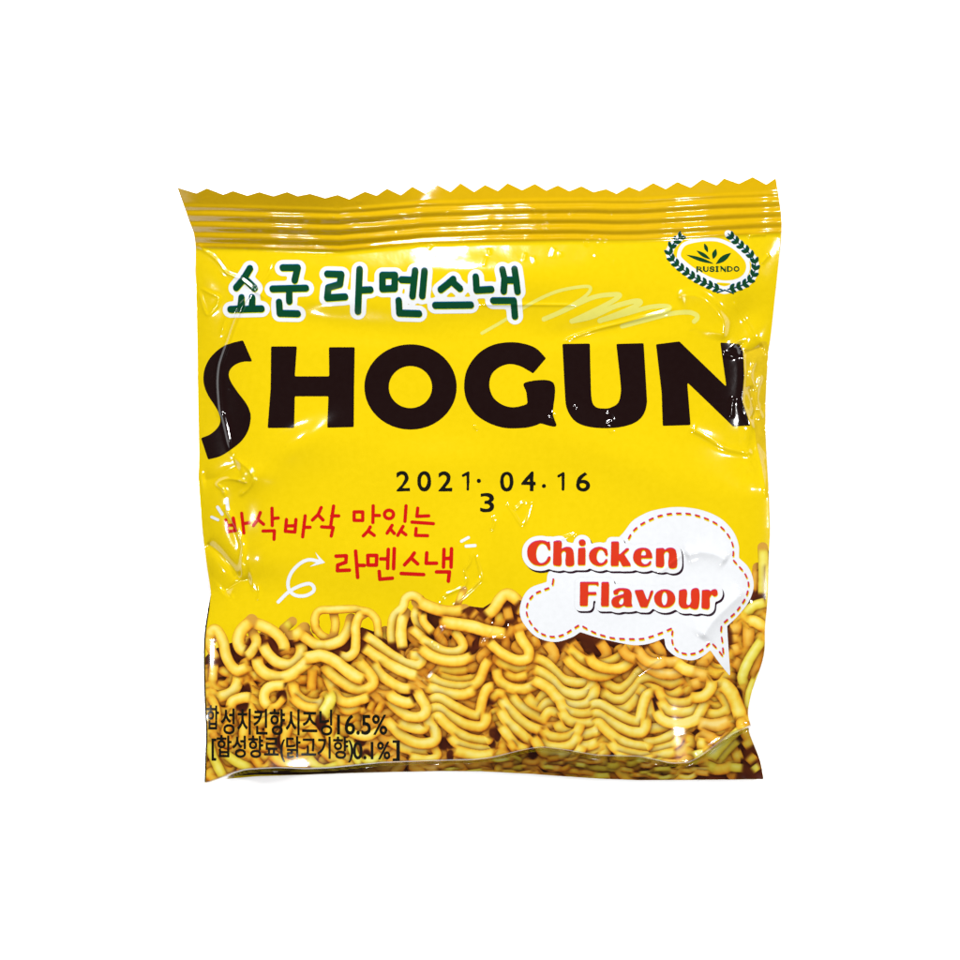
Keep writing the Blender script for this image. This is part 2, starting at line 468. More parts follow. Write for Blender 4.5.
M = dict(
    yellow=material('yellow_film', (251, 217, 0)),
    seal=material('crimped_yellow_film', (238, 191, 0), rough=0.09),
    side=material('clear_margin_film', (238, 202, 26), rough=0.09, grain=0.12),
    back=material('back_film', (150, 112, 88), rough=0.3),
    brown=material('dark_brown_ink', (27, 7, 6)),
    green=material('green_ink', (0, 74, 42)),
    dgreen=material('dark_green_ink', (14, 70, 36)),
    blue=material('blue_fringe_ink', (0, 104, 158)),
    lime=material('lime_fringe_ink', (222, 226, 20)),
    white=material('white_ink', (250, 252, 255)),
    pale=material('pale_lime_ink', (242, 234, 112)),
    red=material('red_ink', (218, 20, 14)),
    orange=material('orange_red_ink', (227, 58, 28)),
    magenta=material('magenta_fringe_ink', (216, 44, 140)),
    yfringe=material('yellow_fringe_ink', (252, 228, 20)),
    plum=material('plum_black_ink', (44, 18, 34)),
    black=material('black_ink', (22, 20, 12)),
)

# ------------------------------------------------------------------ the printed noodle picture: strand by strand
PX0, PY0 = 190.0, 535.0
pi0 = int((PX0 - X0) / H); pj0 = int((PY0 - Y0) / H)
IMG = np.zeros((NY - pj0, NX - pi0, 3)); PSD = np.full(IMG.shape[:2], -1e3)
pgx = gx[:, pi0:]; pgy = gy[pj0:]
bgp = [(195, 668), (212, 650), (231, 643), (240, 641), (262, 634), (278, 640), (300, 640), (318, 645), (340, 640), (362, 627), (376, 632), (388, 641),
       (402, 625), (415, 612), (425, 606), (440, 608), (458, 612), (470, 606), (483, 607.5), (497, 599), (510, 596), (525, 602), (530, 625), (600, 632),
       (680, 632), (745, 606), (757, 570), (763, 566), (770, 548), (785, 545), (785, 795), (195, 795)]
bgf = full(poly_field([bgp]))[pj0:, pi0:]
PSD = np.maximum(PSD, bgf)
mott = vnoise(7, 51)[pj0:, pi0:]; mott2 = vnoise(22, 52)[pj0:, pi0:]; fine = vnoise(2.5, 53)[pj0:, pi0:]
IMG[:] = np.array([84, 34, 14])
IMG *= (1 + 0.22 * mott2 + 0.12 * mott)[..., None]
IMG[bgf < 0] = np.array([214, 160, 62])

RAMP_T = [0.0, 0.22, 0.45, 0.68, 0.88, 1.0]
RAMP = {'n': [(122, 56, 10), (198, 114, 22), (237, 174, 44), (247, 208, 68), (251, 226, 104), (253, 236, 136)],
        'g': [(128, 88, 18), (184, 146, 32), (222, 194, 54), (236, 218, 80), (244, 232, 112), (248, 242, 156)],
        'o': [(146, 74, 16), (202, 122, 28), (230, 162, 46), (242, 188, 70), (250, 208, 98), (252, 224, 134)]}
def strand(pts, w, tone=1.0, ramp='n', n=5):
    q = cr(pts, n)
    xs = [p[0] for p in q]; ys = [p[1] for p in q]
    pad = w * 0.56 + 6
    a0 = max(0, int((min(xs) - pad - PX0) / H)); a1 = min(IMG.shape[1], int((max(xs) + pad - PX0) / H) + 1)
    b0 = max(0, int((min(ys) - pad - PY0) / H)); b1 = min(IMG.shape[0], int((max(ys) + pad - PY0) / H) + 1)
    if a1 <= a0 or b1 <= b0:
        return
    wx = pgx[:, a0:a1]; wy = pgy[b0:b1]
    d2 = np.full((b1 - b0, a1 - a0), 1e9); ox = np.zeros(d2.shape); oy = np.zeros(d2.shape); al_ = np.zeros(d2.shape); run = 0.0
    for a, b in zip(q[:-1], q[1:]):
        dx, dy = b[0] - a[0], b[1] - a[1]; l2 = dx * dx + dy * dy
        if l2 < 1e-9:
            continue
        t = np.clip(((wx - a[0]) * dx + (wy - a[1]) * dy) / l2, 0, 1)
        ex = wx - a[0] - t * dx; ey = wy - a[1] - t * dy; e2 = ex * ex + ey * ey
        m = e2 < d2
        d2 = np.where(m, e2, d2); ox = np.where(m, ex, ox); oy = np.where(m, ey, oy); al_ = np.where(m, run + t * math.sqrt(l2), al_); run += math.sqrt(l2)
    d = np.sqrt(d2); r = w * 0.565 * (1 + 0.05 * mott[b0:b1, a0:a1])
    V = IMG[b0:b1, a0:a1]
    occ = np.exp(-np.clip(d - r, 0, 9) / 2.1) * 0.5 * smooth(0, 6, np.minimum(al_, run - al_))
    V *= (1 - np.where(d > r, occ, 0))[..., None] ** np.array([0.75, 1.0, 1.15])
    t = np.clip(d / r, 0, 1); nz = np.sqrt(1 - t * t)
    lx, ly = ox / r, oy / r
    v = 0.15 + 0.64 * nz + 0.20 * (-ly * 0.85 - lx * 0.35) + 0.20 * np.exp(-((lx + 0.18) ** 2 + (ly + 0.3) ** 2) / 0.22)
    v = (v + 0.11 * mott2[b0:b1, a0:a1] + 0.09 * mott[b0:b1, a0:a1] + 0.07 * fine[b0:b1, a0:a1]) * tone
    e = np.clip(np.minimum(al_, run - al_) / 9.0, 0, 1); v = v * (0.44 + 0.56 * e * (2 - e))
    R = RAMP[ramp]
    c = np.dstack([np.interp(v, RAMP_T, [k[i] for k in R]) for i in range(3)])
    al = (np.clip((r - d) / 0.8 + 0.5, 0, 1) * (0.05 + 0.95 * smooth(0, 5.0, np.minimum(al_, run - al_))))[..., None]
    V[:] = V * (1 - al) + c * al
    P = PSD[b0:b1, a0:a1]
    np.maximum(P, r - d, out=P)

def ST(o, s, lst):
    for it in lst:
        pts, w = it[0], it[1]; tone = it[2] if len(it) > 2 else 1.0; rp = it[3] if len(it) > 3 else 'n'
        strand(zm(o[0], o[1], s, pts), w / s, tone, rp)

# dim strands at the back
POCKETS = [(283, 690), (241, 700), (324, 715), (366, 700), (408, 690), (409, 735), (450, 700), (448, 745), (491, 690), (532, 700), (493, 742), (533, 745), (574, 700), (615, 715), (658, 700), (698, 700), (734, 690), (284, 740), (652, 745), (575, 748), (365, 748), (512, 655), (230, 660), (700, 668)]
r2 = random.Random(5)
for k in range(150):
    x, y = r2.uniform(200, 765), r2.uniform(650, 785)
    a = r2.uniform(0, 6.3); pts = [(x, y)]
    for _ in range(4):
        a += r2.uniform(-0.9, 0.9); x += 7 * math.cos(a); y += 7 * math.sin(a) * 0.8; pts.append((x, y))
    if min(p[1] for p in pts) > 648:
        strand(pts, r2.uniform(7, 9.5), r2.uniform(0.3, 0.55), r2.choice('ono'), 4)
def column(cx, top, A, n, lean=0.0, tone=0.9, ramp='n', wd=9.4, sag=6.0):
    # a stack of strand waves: each turn comes back under the one above it
    y = top
    for k in range(n):
        a = A * r2.uniform(.72, .92); x = cx + lean * k; g = r2.uniform(7.2, 9.4); sag = r2.uniform(8.5, 13.5)
        pts = [(x + a * .55, y - 5), (x + a, y - 1), (x + a * .8, y + 3.5), (x + a * .35, y + sag), (x - a * .3, y + sag), (x - a * .8, y + 2.5), (x - a, y - 2.5), (x - a * .6, y - 5.5)]
        pts = [(px + r2.uniform(-.6, .6), py + r2.uniform(-.6, .6) + 0.2 * (px - x) * sk) for px, py in pts] if (sk := r2.uniform(-1, 1.6)) is not None else pts
        strand(pts, wd * r2.uniform(.94, 1.06), tone * r2.uniform(.86, 1.06), ramp, 5)
        y += g
for cx, top, A, n in ((222, 672, 20, 13), (262, 668, 22, 14), (304, 664, 22, 14), (345, 662, 23, 15), (388, 660, 22, 15), (430, 640, 22, 17), (470, 648, 24, 16), (512, 640, 22, 17),
                      (552, 648, 23, 16), (594, 652, 23, 16), (636, 652, 22, 16), (678, 662, 22, 15), (716, 655, 21, 14), (752, 606, 16, 16)):
    column(cx, top, A, n, r2.uniform(-.5, .5), 0.72, r2.choice('nno'))
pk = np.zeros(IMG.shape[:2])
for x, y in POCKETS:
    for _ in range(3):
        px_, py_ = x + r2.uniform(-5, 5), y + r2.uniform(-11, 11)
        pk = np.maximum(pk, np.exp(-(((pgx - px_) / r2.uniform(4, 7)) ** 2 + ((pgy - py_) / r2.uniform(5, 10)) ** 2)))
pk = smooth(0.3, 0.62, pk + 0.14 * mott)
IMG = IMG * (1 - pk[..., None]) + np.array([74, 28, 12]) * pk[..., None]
for k in range(60):
    x, y = r2.uniform(415, 530), r2.uniform(612, 660)
    strand([(x, y), (x + r2.uniform(-9, 9), y + 7), (x + r2.uniform(-9, 9), y + 15)], 8, r2.uniform(0.4, 0.65), 'o', 4)

A, B, C_, Dd, E_, F_, G_, H_ = (200, 580), (310, 580), (420, 580), (190, 640), (430, 670), (320, 670), (660, 570), (660, 670)
ST(Dd, 6, [([(700, 200), (750, 190), (735, 300)], 60, .6), ([(110, 330), (150, 400), (165, 500)], 45, .8), ([(720, 520), (800, 640)], 55, .75),
           ([(590, 500), (570, 600), (590, 660)], 55, .8), ([(250, 480), (210, 560), (240, 620)], 50, .6), ([(400, 520), (420, 620)], 52, .75),
           ([(480, 480), (470, 600)], 50, .7), ([(860, 470), (840, 560), (870, 640)], 52, .7), ([(330, 480), (320, 600)], 52, .85),
           ([(110, 600), (135, 700), (200, 830)], 52, .95, 'g'), ([(130, 540), (150, 600)], 40, .7, 'o'), ([(200, 680), (280, 735), (370, 775)], 52, 1, 'g'),
           ([(370, 690), (430, 770)], 52, .8), ([(480, 680), (560, 740), (670, 775)], 62, .95), ([(700, 690), (760, 760), (860, 790)], 50, .9, 'g'),
           ([(780, 640), (860, 720), (940, 760)], 54, .8), ([(560, 800), (700, 800)], 40, .6, 'g')])
ST(A, 8, [([(190, 790), (170, 870)], 80, .7), ([(80, 430), (70, 520), (110, 600), (135, 650)], 66, .85), ([(560, 440), (500, 450)], 60, .6),
          ([(480, 800), (520, 850)], 80, .7), ([(110, 660), (105, 750), (95, 830)], 66), ([(150, 700), (190, 735), (255, 750)], 64, .9),
          ([(90, 470), (85, 420), (115, 400), (155, 440), (185, 510), (205, 600), (245, 680), (295, 725), (345, 715), (395, 690)], 78),
          ([(310, 760), (290, 850), (240, 910), (130, 945)], 78), ([(350, 780), (390, 840)], 70, .6),
          ([(420, 420), (450, 500), (400, 590), (350, 625)], 70, .9), ([(412, 322), (335, 400), (305, 480), (325, 550), (375, 575)], 88, .95),
          ([(345, 470), (395, 490)], 60, .75),
          ([(740, 330), (670, 390)], 66, .72, 'g'), ([(850, 430), (890, 490), (960, 530)], 78), ([(835, 385), (775, 440), (725, 455)], 88),
          ([(430, 340), (540, 385), (620, 440), (672, 520), (672, 580)], 82), ([(400, 775), (475, 760)], 72),
          ([(795, 490), (815, 560), (790, 630), (720, 680), (620, 660), (540, 590), (495, 500)], 82),
          ([(455, 610), (470, 690), (530, 750), (640, 778), (740, 750), (830, 680), (890, 630)], 86)])
ST(Dd, 6, [([(580, 270), (490, 278), (450, 310), (448, 370), (480, 405)], 56, 1), ([(470, 405), (520, 395), (575, 335)], 40, .75),
           ([(240, 420), (258, 370), (330, 345), (375, 350)], 58), ([(620, 250), (632, 320), (690, 370), (770, 385), (820, 350)], 60),
           ([(640, 240), (760, 240), (800, 300)], 50, .55), ([(600, 330), (680, 395), (780, 410)], 50, .85), ([(850, 310), (835, 410), (790, 460)], 60, 1, 'g'),
           ([(820, 210), (850, 270), (900, 360), (950, 420)], 60)])
ST(B, 8, [([(20, 700), (10, 900)], 70, .6), ([(430, 620), (500, 720), (520, 800)], 50, .6), ([(190, 270), (205, 350), (190, 440)], 62, .9),
          ([(40, 330), (45, 380), (90, 440), (150, 470)], 60, .9), ([(600, 400), (600, 480)], 60, .65, 'g'),
          ([(45, 400), (38, 310), (80, 245), (200, 238), (340, 230), (400, 242), (480, 262), (532, 320), (545, 400), (552, 480)], 58, .95),
          ([(-80, 430), (0, 485), (60, 518), (150, 520), (250, 480), (305, 400), (330, 310)], 78),
          ([(660, 520), (650, 400), (672, 290), (740, 220), (765, 150), (820, 122), (880, 152), (930, 215), (990, 240)], 62, .95),
          ([(440, 265), (390, 300), (366, 380), (366, 480), (356, 570), (300, 615), (220, 598)], 68),
          ([(765, 265), (735, 340), (728, 430), (742, 560)], 78), ([(870, 220), (845, 290), (890, 370), (970, 410)], 72),
          ([(800, 375), (880, 440), (980, 530)], 66), ([(860, 520), (910, 570), (970, 630)], 52, .9), ([(800, 600), (850, 570), (880, 600)], 56, .8, 'o'),
          ([(780, 600), (870, 610), (895, 645), (850, 678), (730, 640), (620, 572), (500, 482), (425, 432)], 72),
          ([(420, 530), (520, 600), (650, 680), (780, 745), (870, 772)], 78), ([(500, 650), (560, 750), (650, 820), (740, 862), (820, 865)], 78),
          ([(150, 860), (220, 920), (330, 950), (440, 930)], 72, .85),
          ([(380, 640), (450, 720), (505, 800), (490, 850), (420, 880), (300, 845), (180, 760), (110, 680)], 80, .97),
          ([(-60, 630), (20, 615), (100, 605), (190, 645), (280, 712), (370, 775), (445, 805)], 88)])
ST(F_, 8, [([(440, 230), (390, 345)], 55, .6), ([(510, 250), (450, 350)], 55, .62), ([(150, 290), (230, 325), (330, 280)], 66, .85),
           ([(110, 180), (180, 250), (280, 252), (410, 205)], 72, .9), ([(60, 170), (82, 240), (20, 360)], 84, 1, 'g'), ([(170, 500), (130, 570)], 60, .85, 'g'),
           ([(300, 320), (370, 330)], 50, .6), ([(220, 420), (265, 505), (380, 530), (490, 470)], 62, .95), ([(225, 550), (280, 680), (340, 770)], 64, .95, 'g'),
           ([(330, 690), (420, 735), (500, 670)], 66, 1, 'g'), ([(500, 700), (500, 760)], 56, .75, 'g'), ([(20, 790), (160, 750)], 50, .8, 'g'),
           ([(540, 540), (620, 600), (750, 640), (880, 650)], 76, .9), ([(700, 690), (860, 715), (940, 680), (900, 600)], 60, .85),
           ([(930, 300), (872, 350), (872, 420), (925, 500), (912, 570), (800, 585), (680, 540), (580, 450), (515, 385)], 80),
           ([(620, 400), (700, 450), (820, 470), (838, 425)], 78), ([(770, 150), (800, 210), (850, 300), (820, 365), (720, 372), (620, 310), (535, 225)], 76),
           ([(540, 165), (600, 228), (700, 262), (760, 235)], 80)])
ST(C_, 8, [([(352, 76), (330, 120), (300, 200)], 46, .92), ([(400, 250), (460, 300)], 80, .65, 'o'), ([(640, 240), (640, 350)], 76, .85), ([(690, 200), (720, 330)], 66, .7, 'o'),
           ([(-20, 170), (100, 222), (220, 252), (355, 240)], 86, .95), ([(20, 250), (30, 330), (85, 400), (110, 430)], 62),
           ([(770, 220), (830, 250)], 86, .92), ([(520, 292), (590, 232), (640, 155), (692, 112), (750, 140), (800, 185)], 84, .93),
           ([(130, 700), (250, 732), (400, 722)], 70, .7), ([(140, 770), (280, 802), (420, 785), (445, 735)], 70, .75),
           ([(250, 390), (300, 440), (345, 520), (300, 572), (200, 570), (100, 522), (-10, 455)], 70), ([(-10, 530), (80, 600), (200, 642), (330, 642), (430, 602)], 80),
           ([(150, 325), (280, 350), (420, 372), (560, 412), (700, 432)], 90),
           ([(600, 620), (680, 682), (780, 712), (880, 692)], 70, .85), ([(660, 735), (760, 782), (880, 752)], 66, .85), ([(880, 500), (950, 480)], 80, .85, 'o'),
           ([(940, 560), (920, 680)], 60, .7, 'o'),
           ([(780, 390), (812, 470), (868, 555), (862, 625), (780, 640), (680, 600), (600, 540), (545, 478)], 76),
           ([(610, 690), (630, 790), (700, 850), (820, 872), (930, 832), (1010, 760)], 78), ([(480, 930), (540, 862), (610, 850)], 76, .8),
           ([(60, 760), (150, 820), (280, 852), (420, 842), (482, 790), (520, 690), (565, 625)], 76, .95), ([(40, 850), (200, 902), (350, 915), (455, 870)], 80)])
ST(E_, 8, [([(640, 190), (720, 290), (870, 370), (960, 400)], 84, .95), ([(760, 190), (840, 270), (960, 320)], 80, .9), ([(600, 560), (575, 650)], 74, .7),
           ([(560, 200), (600, 275), (680, 360), (780, 440), (900, 490)], 78), ([(480, 250), (540, 185), (610, 205)], 66, .75), ([(470, 400), (500, 480)], 60, .5, 'o'),
           ([(550, 300), (620, 412), (720, 500), (820, 590)], 76), ([(560, 430), (620, 520), (700, 605), (800, 640)], 72, .95), ([(620, 560), (690, 650)], 60, .8),
           ([(520, 120), (455, 155), (420, 240), (400, 330), (370, 362), (290, 335), (180, 282), (70, 225), (-10, 250)], 76, .97),
           ([(445, 320), (445, 400), (405, 450), (280, 430), (150, 362), (60, 305), (0, 320)], 78),
           ([(480, 520), (450, 562), (330, 552), (220, 502), (130, 432), (70, 375), (20, 400)], 76, .97), ([(505, 610), (480, 642), (330, 622), (210, 582), (150, 510)], 72, .97),
           ([(180, 640), (260, 662), (400, 690), (525, 668)], 84)])
# bundles of wavy strands right of the middle
def bundle(pts, n, gap, wd, tone=1.0, ramp='n', stretch=0.0):
    base = cr(pts, 6)
    for k in range(n):
        off = (k - (n - 1) / 2) * gap
        q = []
        for i in range(0, len(base), 4):
            a = base[max(i - 1, 0)]; b = base[min(i + 1, len(base) - 1)]
            dx, dy = b[0] - a[0], b[1] - a[1]; L = math.hypot(dx, dy) or 1
            o_ = off * (1 + stretch * i / len(base))
            q.append((base[i][0] - dy / L * o_ * 0.35 + r2.uniform(-.5, .5), base[i][1] + abs(dx / L) * o_ + 0.35 * o_))
        strand(q, wd * r2.uniform(.95, 1.05), tone + r2.uniform(-.05, .04), ramp, 5)
for x in (545, 570, 598, 628, 652, 676, 700):
    strand([(x, 640), (x + 9, 655), (x - 2, 670), (x + 8, 688)], 9.5, 0.72, 'o', 4)
bundle([(540, 712), (552, 700), (572, 706), (584, 690), (604, 694)], 3, 8.5, 9.4, .9)
bundle([(600, 690), (618, 700), (634, 690), (648, 676), (670, 684), (690, 674)], 3, 8.6, 9.4, .92)
bundle([(532, 668), (548, 676), (562, 690), (582, 694), (592, 684), (588, 672)], 3, 8.8, 9.6, .97)
bundle([(566, 650), (580, 664), (602, 670), (622, 660), (632, 646)], 2, 9, 9.6, .95)
bundle([(640, 652), (652, 664), (672, 668), (688, 660)], 2, 9, 9.4, .92, 'o')
STACK = [([(520, 120), (455, 155), (420, 240), (400, 330), (370, 362), (290, 335), (180, 282), (70, 225), (-10, 250)], 76, .97),
         ([(445, 320), (445, 400), (405, 450), (280, 430), (150, 362), (60, 305), (0, 320)], 78),
         ([(480, 520), (450, 562), (330, 552), (220, 502), (130, 432), (70, 375), (20, 400)], 76, .97), ([(505, 610), (480, 642), (330, 622), (210, 582), (150, 510)], 72, .97),
         ([(180, 640), (260, 662), (400, 690), (525, 668)], 84)]
def flip(l, x0):
    return [([(x0 - x, y) for x, y in it[0]],) + tuple(it[1:]) for it in l]
BOWL = [([(20, 250), (60, 340), (160, 380), (280, 370), (340, 300)], 74, .9), ([(30, 340), (90, 430), (200, 460), (310, 440), (350, 370)], 76, .95),
        ([(0, 430), (60, 520), (190, 550), (320, 520), (370, 440), (420, 360)], 78, 1.0), ([(40, 540), (120, 620), (240, 640), (350, 600)], 76, .95)]
ST((556, 666), 8, BOWL); ST((640, 672), 8, flip(STACK, 480)); ST((590, 676), 8, STACK); ST((534, 690), 8, flip(BOWL, 400)); ST((655, 655), 8, BOWL[:3])
ST((585, 622), 8, [([(20, 250), (70, 330), (180, 372), (300, 360), (380, 290)], 78, .95), ([(400, 200), (470, 290), (560, 330), (660, 300)], 78, .95, 'o'), ([(280, 180), (330, 260), (420, 300)], 74, .85, 'o')])
# right of the bubble and down the right edge
ST(G_, 8, [([(780, -20), (765, 100), (735, 180)], 66, .8, 'o'), ([(825, -180), (832, -60), (828, 100), (825, 210)], 74, .95, 'g'), ([(880, -60), (880, 300)], 60, .85, 'g'),
           ([(600, 400), (605, 480), (560, 510)], 84, .9, 'o'), ([(712, 450), (708, 560), (712, 640)], 86, .9, 'o'), ([(560, 560), (650, 555)], 76, .85, 'o'),
           ([(560, 655), (660, 620)], 86, .95, 'o'), ([(570, 720), (650, 770)], 80, .85, 'o'), ([(800, 590), (785, 740), (735, 860)], 56, .6, 'o'),
           ([(680, 370), (745, 295), (860, 255)], 72, .97, 'g'), ([(690, 415), (760, 412), (860, 480)], 80, 1), ([(330, 700), (345, 770)], 80, .85, 'o'),
           ([(830, 550), (765, 640), (695, 760), (662, 860), (685, 930)], 76, 1, 'g'), ([(830, 800), (765, 930), (740, 1010)], 52, 1, 'g'),
           ([(110, 730), (220, 800), (385, 832)], 86)])
ST(H_, 8, [([(240, 20), (390, 55)], 88, .92, 'o'), ([(230, 130), (340, 92)], 84, .85, 'o'), ([(230, 220), (340, 212), (402, 150), (412, 70)], 82),
           ([(470, 170), (545, 290), (480, 352), (370, 350)], 76, .92), ([(290, 420), (430, 445), (575, 410)], 90, .95, 'o'), ([(300, 500), (450, 560)], 80, .75, 'o'),
           ([(280, 590), (380, 600)], 96), ([(250, 690), (370, 660)], 62, 1, 'g'), ([(700, 560), (760, 650)], 84, .85), ([(620, 650), (660, 760)], 76, .85),
           ([(720, 700), (790, 770)], 76, .8), ([(200, 800), (320, 835)], 72, .75, 'g'), ([(380, 780), (480, 820)], 70, .7, 'g'), ([(560, 800), (700, 812)], 62, .8, 'g'), ([(750, 840), (830, 780)], 52, .95, 'g'),
           ([(650, 565), (560, 655), (470, 750)], 76, .8, 'g'), ([(660, 480), (560, 570), (455, 690), (420, 750)], 84, .95, 'g'),
           ([(765, 50), (712, 200), (702, 330)], 50, .95, 'g'), ([(468, 112), (540, 142), (600, 240), (635, 330), (650, 395)], 100)])
# crumpled view of the print where the film rolls under
for k in range(70):
    x = r2.uniform(430, 700); y = r2.uniform(761, 781)
    strand([(x, y), (x + r2.uniform(6, 13), y + r2.uniform(-2, 2)), (x + r2.uniform(14, 24), y + r2.uniform(-4, 4))], r2.uniform(3, 5.5), r2.uniform(.5, .95), r2.choice('gno'), 3)
IMG = np.clip(IMG, 0, 255)
fold_shade = smooth(0, 2, (gy - yfold)[pj0:, pi0:]) * (smooth(222, 230, pgx) * (1 - smooth(330, 420, pgx)))  # shade under the fold at lower left, painted dark into the print
IMG = IMG * (1 - fold_shade[..., None]) + np.array([44, 24, 14]) * fold_shade[..., None]
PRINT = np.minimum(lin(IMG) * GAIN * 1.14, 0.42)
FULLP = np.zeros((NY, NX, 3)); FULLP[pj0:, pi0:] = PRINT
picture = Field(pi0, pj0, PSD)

def print_material():
    m = bpy.data.materials.new('printed_noodles'); m.use_nodes = True
    nt = m.node_tree; b = nt.nodes['Principled BSDF']
    a = nt.nodes.new('ShaderNodeVertexColor'); a.layer_name = 'print'
    nt.links.new(a.outputs['Color'], b.inputs['Base Color'])
    b.inputs['Roughness'].default_value = 0.065; b.inputs['Specular IOR Level'].default_value = 0.36
    return m
M['print'] = print_material()

# ------------------------------------------------------------------ the pack
pack = bpy.data.objects.new('snack_bag', None); col.objects.link(pack)
pack.empty_display_size = 0.02
pack['label'] = 'small yellow noodle snack bag with dark brown lettering and a zigzag top edge'
pack['category'] = 'snack bag'

sealF = np.minimum(PACK, yseal - gy)
foldF = np.minimum(PACK, gy - yfold)
sidepoly = cr([(741, 347), (752, 349), (768, 341), (776, 380), (775, 440), (774, 490), (768, 500), (764, 470), (758, 446), (756, 430), (751, 424), (746, 412), (743, 401), (745, 375)], 4, True)
sideA = full(poly_field([sidepoly]))
sideF = np.minimum(PACK, sideA)
inset = 1.7 * smooth(592, 612, gy) * (1 - smooth(240, 300, gx))     # the back shows as a thin dark rim low on the left
front = np.minimum.reduce([PACK - inset, gy - yseal, yfold - gy, -sideA])
W = lambda A: Field(0, 0, A)
build('front_panel', [(W(front), M['yellow'], 0)], pack, 1, 'glossy yellow front film of the bag, creased along the left')
build('top_seal', [(W(sealF), M['seal'], 0)], pack, 1, 'crimped golden yellow seal with a zigzag edge')
build('bottom_fold', [(W(foldF), M['yellow'], 0)], pack, 2, 'shaded lower strip of film rolling under the bag')
build('side_fold', [(W(sideF), M['side'], 0)], pack, 1, 'crumpled olive margin on the right edge')

edgeD = np.clip(PACK, 0, None)
sealed = 1 - smooth(0, 45, gy - yseal)
BZ = 0.3 + (Z - 0.3) * np.exp(-edgeD / 11.0)
BZ = np.where(edgeD < 0.01, Z, BZ)
BZ = BZ * (1 - sealed) + (Z - 0.25) * sealed
BZ = np.minimum(BZ, Z - 0.05)
bk = build('back_panel', [(W(PACK - 0.15), M['back'], 0)], pack, 4, 'dull brown back film', zfun=lambda x, y: bil(BZ, x, y))

INSIDE = PACK - 0.4
FR = np.minimum(PACK - inset - 0.2, gy - 195)
def ink(name, layers, parent=pack, label=None, colours=None, lim=None):
    return build(name, [(clip_to(f, FR if lim is None else lim), m, l) for f, m, l in layers], parent, 1, label, colours=colours)

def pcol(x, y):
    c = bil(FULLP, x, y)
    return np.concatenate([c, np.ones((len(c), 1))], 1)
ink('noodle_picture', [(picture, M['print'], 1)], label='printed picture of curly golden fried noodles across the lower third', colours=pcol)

# ---- big title
o4, o5, o6 = (180, 330, 4.8), (380, 330, 4.8), (590, 330, 4.8)
z4 = lambda p: zm(*o4, p); z5 = lambda p: zm(*o5, p); z6 = lambda p: zm(*o6, p)
letS = path(z4([(300, 48), (345, 150)]), z4([(345, 150), (300, 151), (262, 165), (238, 188), (231, 215), (243, 250), (275, 298), (310, 343), (330, 380), (338, 420), (326, 480), (295, 530), (250, 568), (190, 605), (130, 621)]),
            z4([(130, 621), (95, 518)]), z4([(95, 518), (140, 500), (175, 470), (190, 438), (184, 400), (165, 365), (130, 312), (110, 262), (107, 215), (118, 170), (145, 125), (190, 85), (240, 62), (300, 48)]))
letH = z4([(436, 78), (560, 78), (550, 222), (716, 222), (714, 82), (838, 82), (835, 280), (834, 466), (707, 469), (712, 318), (550, 318), (548, 470), (420, 470), (434, 280)])
letO = [ellipse(410.5, 386.9, 46.2, 42.7), ellipse(410.4, 387, 21.7, 21.1)]
letG = path(z5([(797, 135), (750, 88), (690, 65), (620, 58), (540, 72), (470, 115), (420, 185), (404, 262), (415, 335), (455, 400), (520, 445), (600, 470), (690, 470), (740, 460), (770, 448)]),
            z5([(770, 448), (845, 462), (830, 400), (832, 252), (697, 252), (703, 300), (708, 352)]),
            z5([(708, 352), (690, 361), (640, 371), (590, 360), (545, 325), (525, 270), (535, 215), (570, 180), (620, 163), (670, 172), (705, 190), (735, 208)]), z5([(735, 208), (797, 135)]))
letU = path([(562.5, 343.8), (590, 343.4)], [(590, 343.4), (590.6, 371.7), (591.7, 398.8), (596, 407), (604.6, 408.5), (611, 407.5), (618, 403), (620.8, 394), (620.6, 382), (616.5, 343.8)],
            [(616.5, 343.8), (643.8, 343)], [(643.8, 343), (646.7, 392.5), (646.7, 405), (643, 415.4), (634.8, 422.7), (621, 427), (605, 428.2), (590, 427), (579, 423.6), (571.7, 417.5), (566.5, 407), (565, 392.5), (562.5, 343.8)])
letN = z6([(318, 68), (430, 54), (658, 272), (628, 58), (722, 65), (740, 100), (744, 220), (738, 290), (736, 345), (775, 457), (690, 462), (468, 250), (484, 456), (350, 460), (345, 300)])
ink('title_lettering', [(rounded(poly_field([p]), 1), M['brown'], 2) for p in (letS, letH, letG, letU, letN)] + [(rounded(poly_field(letO), 1), M['brown'], 2)],
    label='large dark brown word SHOGUN')

# ---- green hangul with its white outline
k1, k2 = (170, 170, 4.8), (370, 170, 4.8)
q1 = lambda *p: zm(*k1, p); q2 = lambda *p: zm(*k2, p)
greens = [q1((382, 472), (352, 522), (316, 564)), q1((352, 518), (378, 540), (404, 566)), q1((342, 612), (338, 660)), q1((393, 612), (392, 660)), q1((288, 668), (438, 666)),
          q1((540, 469), (612, 469), (598, 530)), q1((492, 571), (652, 568)), q1((572, 580), (572, 630)), q1((523, 635), (526, 688), (612, 690)),
          q1((755, 500), (822, 502), (815, 550), (760, 566), (755, 615), (840, 610)), q1((910, 478), (902, 678)), q1((915, 578), (962, 576)),
          q2((60, 506), (120, 506), (118, 570), (60, 572), (60, 506)), q2((152, 528), (205, 530)), q2((217, 485), (204, 606)), q2((262, 486), (251, 605)), q2((138, 628), (141, 687), (235, 690)),
          q2((400, 526), (370, 552), (340, 575)), q2((392, 535), (432, 570)), q2((314, 650), (484, 648)),
          q2((508, 515), (512, 578), (582, 574)), q2((636, 480), (646, 525), (642, 582)), q2((650, 530), (694, 530)), q2((694, 478), (702, 530), (708, 584)), q2((592, 628), (690, 628), (696, 702))]
gf = stroke_field(greens, 6.4)
gw = rounded(grow(gf, 4.9), 2)
